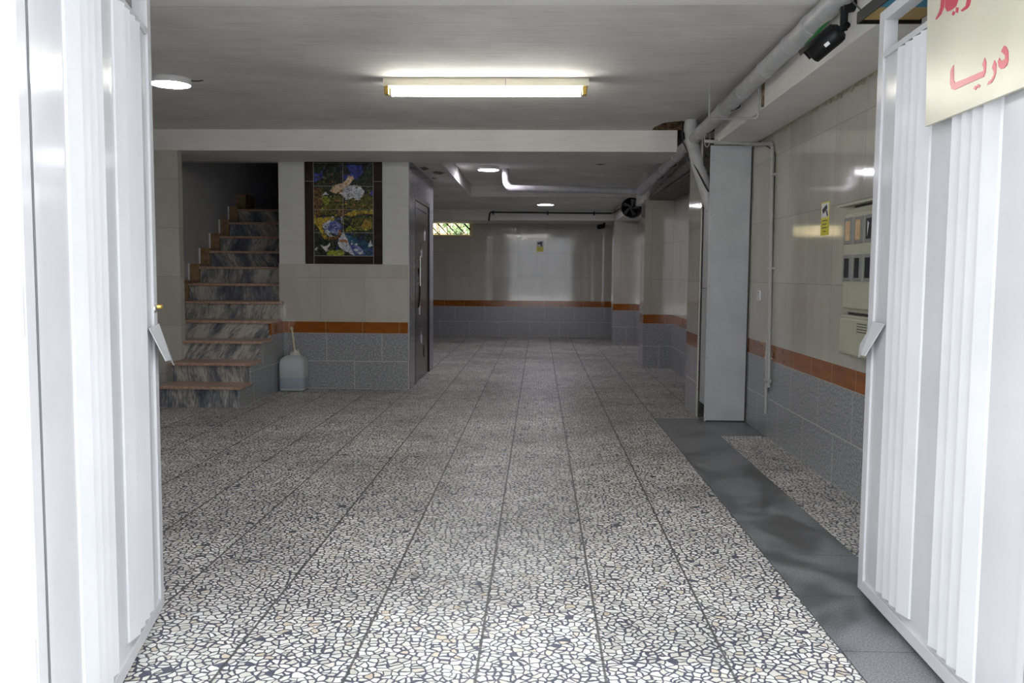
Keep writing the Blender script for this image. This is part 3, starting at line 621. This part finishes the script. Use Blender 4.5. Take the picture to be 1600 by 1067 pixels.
tag(MB().tube([(1.44, 4.12, 2.52), (1.40, 4.3, 2.50), (1.395, 4.5, 2.47), (1.405, 4.75, 2.465)], [.006, .013, .013, .006], M['green'], 10).build('green_cable'), 'short green taped cable between drain pipe and security camera', 'cable')
tag(MB().tube([(1.43, 4.08, 2.50), (1.36, 4.02, 2.50), (1.33, 3.9, 2.45), (1.33, 3.72, 2.333)], .0035, M['blackp'], 8).build('cable'), 'thin black cable looping from security camera to black box', 'cable')
bb = empty('black_box', (1.42, 3.5, 2.30), 'flat black box with printed underside above the right gate leaf', 'box')
b = MB(); b.box(1.30, 1.56, 3.38, 3.70, 2.296, 2.325, M['black']); b.box(1.30, 1.56, 3.69, 3.70, 2.278, 2.296, M['black']); b.box(1.30, 1.306, 3.38, 3.70, 2.278, 2.296, M['black']); b.build('housing', bb)
b = MB(); b.box(1.31, 1.55, 3.52, 3.688, 2.292, 2.2958, M['tan']); b.box(1.31, 1.55, 3.40, 3.52, 2.292, 2.2958, M['blue']); b.build('printed_underside', bb)
fc = empty('security_camera', (1.19, 16.7, 2.2), 'tiny black security camera at the far end wall beam', 'security camera')
MB().tube([(1.13, 16.55, 2.15), (1.22, 16.68, 2.17)], .045, M['black'], 14).build('body', fc)
MB().tube([(1.22, 16.68, 2.17), (1.25, 16.75, 2.235)], .02, M['black'], 10).build('arm', fc)

# ---------------------------------------------------------------- stickers and switch
s1 = empty('warning_sticker', (1.77, 5.46, 1.51), 'yellow and white camera warning sticker on right wall tile', 'sticker')
MB().box(1.7675, 1.7698, 5.385, 5.53, 1.495, 1.70, M['yellow']).build('yellow_base', s1)
MB().box(1.7668, 1.7675, 5.392, 5.523, 1.605, 1.692, M['paper']).build('white_field', s1)
b = MB(); b.prism([(1.7665, 5.51, 1.655), (1.7665, 5.43, 1.683), (1.7665, 5.41, 1.660), (1.7665, 5.49, 1.628)], (-.0006, 0, 0), M['ink'])
b.prism([(1.7665, 5.44, 1.645), (1.7665, 5.42, 1.65), (1.7665, 5.395, 1.61), (1.7665, 5.415, 1.61)], (-.0006, 0, 0), M['ink']); b.build('camera_symbol', s1)
b = MB()
for k, (a_, c_) in enumerate(((.02, .12), (.035, .11), (.025, .12), (.04, .10))): b.box(1.7670, 1.7675, 5.39+a_, 5.39+c_, 1.583-k*.022, 1.588-k*.022, M['ink'])
b.build('printed_lines', s1)
s2 = empty('warning_sticker', (.02, 17.2, 1.7), 'small yellow camera warning sticker on the far end wall', 'sticker')
MB().box(-.05, .09, 17.195, 17.199, 1.69, 1.79, M['yellow']).build('yellow_base', s2)
MB().box(-.05, .09, 17.195, 17.199, 1.79, 1.90, M['paper']).build('white_field', s2)
b = MB(); b.prism([(-.04, 17.194, 1.86), (.05, 17.194, 1.89), (.07, 17.194, 1.86), (-.02, 17.194, 1.83)], (0, -.001, 0), M['ink']); b.prism([(.02, 17.194, 1.85), (.05, 17.194, 1.85), (.07, 17.194, 1.80), (.04, 17.194, 1.80)], (0, -.001, 0), M['ink']); b.build('camera_symbol', s2)
sw = empty('light_switch', (1.77, 7.0, 1.08), 'small cream light switch beside the duct casing on right wall', 'switch')
MB().box(1.760, 1.7695, 6.955, 7.04, 1.045, 1.125, M['white']).build('plate', sw, .002)
MB().box(1.755, 1.760, 6.975, 7.02, 1.06, 1.11, M['paper']).build('rocker', sw, .002)
b = MB()
for (a0, a1, c0_, c1_) in ((6.97, 6.975, 1.055, 1.115), (7.02, 7.025, 1.055, 1.115), (6.97, 7.025, 1.110, 1.115), (6.97, 7.025, 1.055, 1.06)): b.box(1.7585, 1.7600, a0, a1, c0_, c1_, M['gasket'])
b.build('rocker_gap', sw)

# ---------------------------------------------------------------- meter cabinet
mc = empty('meter_cabinet', (1.71, 4.2, .8), 'olive grey electricity meter cabinet on right wall with small windows', 'cabinet')
MB().box(1.675, 1.769, 3.63, 4.795, 1.05, 1.605, M['cab']).build('upper_body', mc, .004)
MB().box(1.66, 1.769, 3.63, 4.785, .815, 1.035, M['cab']).build('lower_body', mc, .004)
MB().box(1.655, 1.675, 3.66, 4.775, 1.072, 1.578, M['cab']).build('upper_door', mc, .006)
MB().box(1.640, 1.660, 3.66, 4.76, .828, 1.020, M['cab']).build('lower_door', mc, .006)
MB().box(1.64, 1.769, 3.6, 4.86, 1.618, 1.628, M['cab']).build('rain_lid', mc)
MB().box(1.68, 1.765, 3.7, 4.70, 1.605, 1.618, M['dark']).build('lid_shadow_strip', mc)  # dark strip painted in as the shadow under the lid
MB().box(1.68, 1.765, 3.7, 4.75, 1.035, 1.05, M['dark']).build('seam', mc)
for r_, (za, zb_) in enumerate(((1.425, 1.54), (1.228, 1.343))):
    for k in range(7):
        y1_ = 4.768 - k*.148; y0_ = y1_ - .122
        wn2 = MB().box(1.648, 1.656, y0_, y1_, za-.012, zb_+.012, M['gasket']).build('meter_window', mc, .006)
        face = M['kraft'] if (r_ == 0 and k in (0, 1)) else M['mglass']
        MB().box(1.6455, 1.6485, y0_+.030, y1_-.030, za+.006, zb_-.006, face).build('meter_face', wn2)
        if r_ == 0 and k < 4: MB().prism([(1.6450, y1_-.05, zb_-.02), (1.6450, y1_-.07, zb_-.03), (1.6450, y1_-.05, za+.02)], (-.0006, 0, 0), M['paper']).build('painted_glare', wn2) if k == 2 else None  # white sliver painted on one meter window as glare
b = MB()
for k in range(4): b.box(1.6385, 1.6402, 4.37, 4.50, .955 + k*.014, .959 + k*.014, M['ink'])
b.build('vent_slots', mc)

# ---------------------------------------------------------------- gate leaves
def leaf(A, B, inward, H=2.215, sgn=1):
    A = Vector((*A, 0)); B = Vector((*B, 0)); u = (B-A).normalized(); n = Vector((inward, 0, 0)); n = (n - u*n.dot(u)).normalized()
    W = 1.30; t = .045
    return A, u, n, W, t, H
def G(A, u, n, s, d, z): return A + u*s + n*d + Vector((0, 0, z))
def gate(A, B, inward, label, hinge_label):
    A, u, n, W, t, H = leaf(A, B, inward); g = empty('metal_gate', A, label, 'gate', None)
    def bar(s0, s1, z0_, z1_, d0, d1, name, m=M['gate'], bev=.002):
        return MB().obox(G(A, u, n, s0, d0, z0_), u*(s1-s0), n*(d1-d0), Vector((0, 0, z1_-z0_)), m).build(name, g, bev)
    # frame (d measured towards the passage; the visible face is at d = 0)
    bar(0, .055, .03, H, -t, .004, 'frame_stile'); bar(W-.06, W, .03, H, -t, .004, 'frame_stile')
    bar(.055, W-.06, .03, .075, -t, .004, 'frame_rail'); bar(.055, W-.06, H-.04, H, -t, .004, 'frame_rail'); bar(.055, W-.06, 2.04, 2.062, -t, .004, 'frame_rail')
    for s in (.50, .92): bar(s-.012, s+.012, 2.062, H-.04, -t, .0, 'slot_post', M['gate'])
    # folded sheet: flat parts with two clusters of four saw-tooth folds
    prof = [(.055, -.004)]
    for c0_ in (.235, .70):
        prof.append((c0_, -.004))
        for k in range(4):
            s0 = c0_ + k*.066
            prof += [(s0+.006, .019), (s0+.066, .001)]
        prof.append((c0_+.27, -.004))
    prof += [(1.20, -.004), (1.205, .008), (W-.06, .008)]
    b = MB(); vs = []
    for (s, d_) in prof: vs += [G(A, u, n, s, d_, .105), G(A, u, n, s, d_, 2.03)]
    for (s, d_) in prof: vs += [G(A, u, n, s, d_-.003, .105), G(A, u, n, s, d_-.003, 2.03)]
    k = len(prof); fs = []
    for i in range(k-1):
        fs += [(2*i, 2*i+2, 2*i+3, 2*i+1), (2*k+2*i, 2*k+2*i+1, 2*k+2*i+3, 2*k+2*i+2), (2*i+1, 2*i+3, 2*k+2*i+3, 2*k+2*i+1), (2*i, 2*k+2*i, 2*k+2*i+2, 2*i+2)]
    b.add(vs, fs, M['gate']); b.build('folded_sheet_panel', g)
    MB().obox(G(A, u, n, .05, -.012, .06), u*(W-.1), n*.006, Vector((0, 0, 1.99)), M['gate']).build('backing_sheet', g)
    for z in (.35, 1.1, 1.85): MB().tube([G(A, u, n, W+.012, -.01, z), G(A, u, n, W+.012, -.01, z+.11)], .014, M['gate'], 12).build('hinge', g)
    return g, A, u, n
gl, A, u, n = gate((-1.353, 3.021), (-1.216, 2.424), 1, 'white folded sheet metal gate leaf standing open on the left', '')
b = MB(); b.prism([G(A, u, n, .03, .004, 1.052), G(A, u, n, .155, .004, 1.048), G(A, u, n, .10, .045, .93), G(A, u, n, .012, .045, .925)], n*.004, M['gate'])
b.prism([G(A, u, n, .03, .004, 1.052), G(A, u, n, .012, .045, .925), G(A, u, n, -.045, .045, .90), G(A, u, n, -.004, .004, 1.055)], n*.004, M['gate'])
b.build('pull_handle', gl, .001)
b = MB(); b.lathe(G(A, u, n, .042, .004, 1.11), n, [(0, .006), (.012, .006), (.014, 0)], M['steel'], 16); b.lathe(G(A, u, n, .012, .004, 1.115), n, [(0, .02), (.008, .02), (.009, 0)], M['brass'], 12); b.build('lock', gl)
MB().obox(G(A, u, n, 1.236, .004, .20), u*.006, n*.003, Vector((0, 0, .12)), M['rust']).build('primer_patch', gl)
gr, A2, u2, n2 = gate((1.261, 3.338), (1.229, 2.539), -1, 'white folded sheet metal gate leaf carrying the sign on the right', '')
b = MB(); b.prism([G(A2, u2, n2, .07, .004, 1.073), G(A2, u2, n2, .19, .004, 1.072), G(A2, u2, n2, .10, .04, .945), G(A2, u2, n2, .06, .04, .945)], n2*.004, M['gate'])
b.prism([G(A2, u2, n2, .07, .004, 1.073), G(A2, u2, n2, .06, .04, .945), G(A2, u2, n2, .01, .035, .93), G(A2, u2, n2, -.02, .02, .98), G(A2, u2, n2, .03, .004, 1.03)], n2*.004, M['gate'])
b.build('pull_handle', gr, .001)

# ---------------------------------------------------------------- sign on the right leaf
SA = Vector((1.236, 3.338, 0)); SU = (Vector((1.204, 2.539, 0))-SA).normalized(); SN = Vector((-1, 0, 0)); SN = (SN - SU*SN.dot(SU)).normalized()
def SG(s, z, d=0): return SA + SU*s + SN*d + Vector((0, 0, z))
sg = empty('sign_board', SG(.9, 1.72), 'cream painted sign board with red lettering on the right gate leaf', 'sign')
MB().prism([SG(.525, 1.722, -.006), SG(1.33, 1.716, -.006), SG(1.33, 2.26, -.006), SG(.485, 2.26, -.006)], SN*.006, M['sign']).build('board', sg, .001)
MB().prism([SG(.53, 1.712, -.006), SG(1.33, 1.706, -.006), SG(1.33, 1.722, -.006), SG(.53, 1.724, -.006)], SN*.010, M['sign']).build('bottom_lip', sg)
GLY = {'dal': [(1.016, 1.837), (1.029, 1.83), (1.039, 1.817), (1.042, 1.794), (1.037, 1.782), (1.022, 1.778), (1.006, 1.78), (0.992, 1.789), (0.986, 1.803), (0.994, 1.812), (1.0, 1.804), (1.013, 1.8), (1.024, 1.801), (1.025, 1.809), (1.011, 1.82), (1.001, 1.825)],
 're': [(0.967, 1.812), (0.978, 1.8), (0.979, 1.778), (0.972, 1.765), (0.957, 1.755), (0.933, 1.755), (0.939, 1.762), (0.956, 1.765), (0.965, 1.772), (0.967, 1.78), (0.956, 1.796)],
 'ya': [(0.911, 1.832), (0.92, 1.817), (0.919, 1.792), (0.91, 1.781), (0.809, 1.784), (0.732, 1.784), (0.711, 1.79), (0.697, 1.808), (0.695, 1.843), (0.7, 1.852), (0.716, 1.859), (0.717, 1.838), (0.721, 1.813), (0.73, 1.805), (0.807, 1.801), (0.887, 1.799), (0.907, 1.798), (0.906, 1.808), (0.898, 1.816)],
 'd1': [(0.862, 1.768), (0.877, 1.763), (0.867, 1.755), (0.852, 1.762)], 'd2': [(0.88, 1.769), (0.893, 1.762), (0.885, 1.757), (0.871, 1.764)],
 's1': [(0.629, 2.16), (0.629, 2.049), (0.61, 2.034), (0.576, 2.028), (0.569, 2.031), (0.591, 2.043), (0.603, 2.057), (0.604, 2.15)],
 's2': [(0.635, 2.075), (0.636, 2.047), (0.653, 2.029), (0.682, 2.025), (0.714, 2.027), (0.729, 2.043), (0.728, 2.09), (0.715, 2.10), (0.705, 2.068), (0.69, 2.064), (0.687, 2.10), (0.672, 2.10), (0.662, 2.066), (0.655, 2.12), (0.637, 2.12)],
 'd3': [(0.714, 2.024), (0.732, 2.017), (0.728, 2.003), (0.714, 2.01)], 'd4': [(0.695, 2.019), (0.71, 2.011), (0.7, 2.004), (0.687, 2.01)],
 's3': [(0.80, 2.07), (0.793, 2.04), (0.784, 2.023), (0.778, 2.008), (0.747, 2.005), (0.756, 1.999), (0.79, 1.998), (0.804, 2.003), (0.812, 2.02), (0.813, 2.05)]}
for grp, keys in (('lower_word', ('dal', 're', 'ya', 'd1', 'd2')), ('upper_word', ('s1', 's2', 'd3', 'd4', 's3'))):
    b = MB()
    for k in keys: b.prism([SG(s, z, .0002) for s, z in GLY[k]], SN*.0012, M['red'])
    b.build(grp, sg)

# ---------------------------------------------------------------- jug by the stairs
jg = empty('plastic_jug', (-2.57, 9.02, 0), 'cut white plastic jug with a brush stick beside the stairs', 'jug')
b = MB()
def rr(z, sx, sy): 
    out = []
    for k in range(32):
        a = 2*PI*k/32; c_, s_ = math.cos(a), math.sin(a); e = .35
        out.append((-2.575 + sx*abs(c_)**e*(1 if c_ >= 0 else -1), 9.0 + sy*abs(s_)**e*(1 if s_ >= 0 else -1), z))
    return out
rings = [rr(.003, .10, .085), rr(.006, .128, .105), (rr(.03, .136, .112)), rr(.145, .137, .113), rr(.15, .134, .11), rr(.155, .137, .113), rr(.30, .136, .112), rr(.335, .125, .10), rr(.36, .09, .075), rr(.375, .06, .05)]
vs = [p for r_ in rings for p in r_]
b.add(vs, [(i*32+j, i*32+(j+1) % 32, (i+1)*32+(j+1) % 32, (i+1)*32+j) for i in range(len(rings)-1) for j in range(32)] + [tuple(range(31, -1, -1))], M['jug'], True)
for i in range(3): pass
jb = b.build('body', jg)
jb.data.materials.append(M['liquid'])
for p in jb.data.polygons:
    if .02 < p.center.z < .148 and abs(p.normal.z) < .5: p.material_index = 1
b = MB(); vs = []
for k in range(24):
    a = 2*PI*k/24; r1 = .055 + .01*random.random()
    vs += [(-2.56+r1*math.cos(a), 9.0+r1*.8*math.sin(a), .365), (-2.56+(r1*.7)*math.cos(a), 9.0+(r1*.6)*math.sin(a), .41+.03*random.random())]
b.add(vs, [(2*k, (2*k+2) % 48, (2*k+3) % 48, 2*k+1) for k in range(24)], M['rag'], True); b.build('torn_rim', jg)
b = MB(); b.tube([(-2.55, 9.0, .05), (-2.565, 9.0, .42), (-2.59, 9.0, .64)], [.012, .011, .010], M['stick'], 12); b.lathe((-2.59, 9.0, .64), (-.1, 0, 1), [(.010, 0), (.016, .006), (.016, .024), (.008, .032), (0, .034)], M['stick'], 14); b.build('brush_handle', jg)
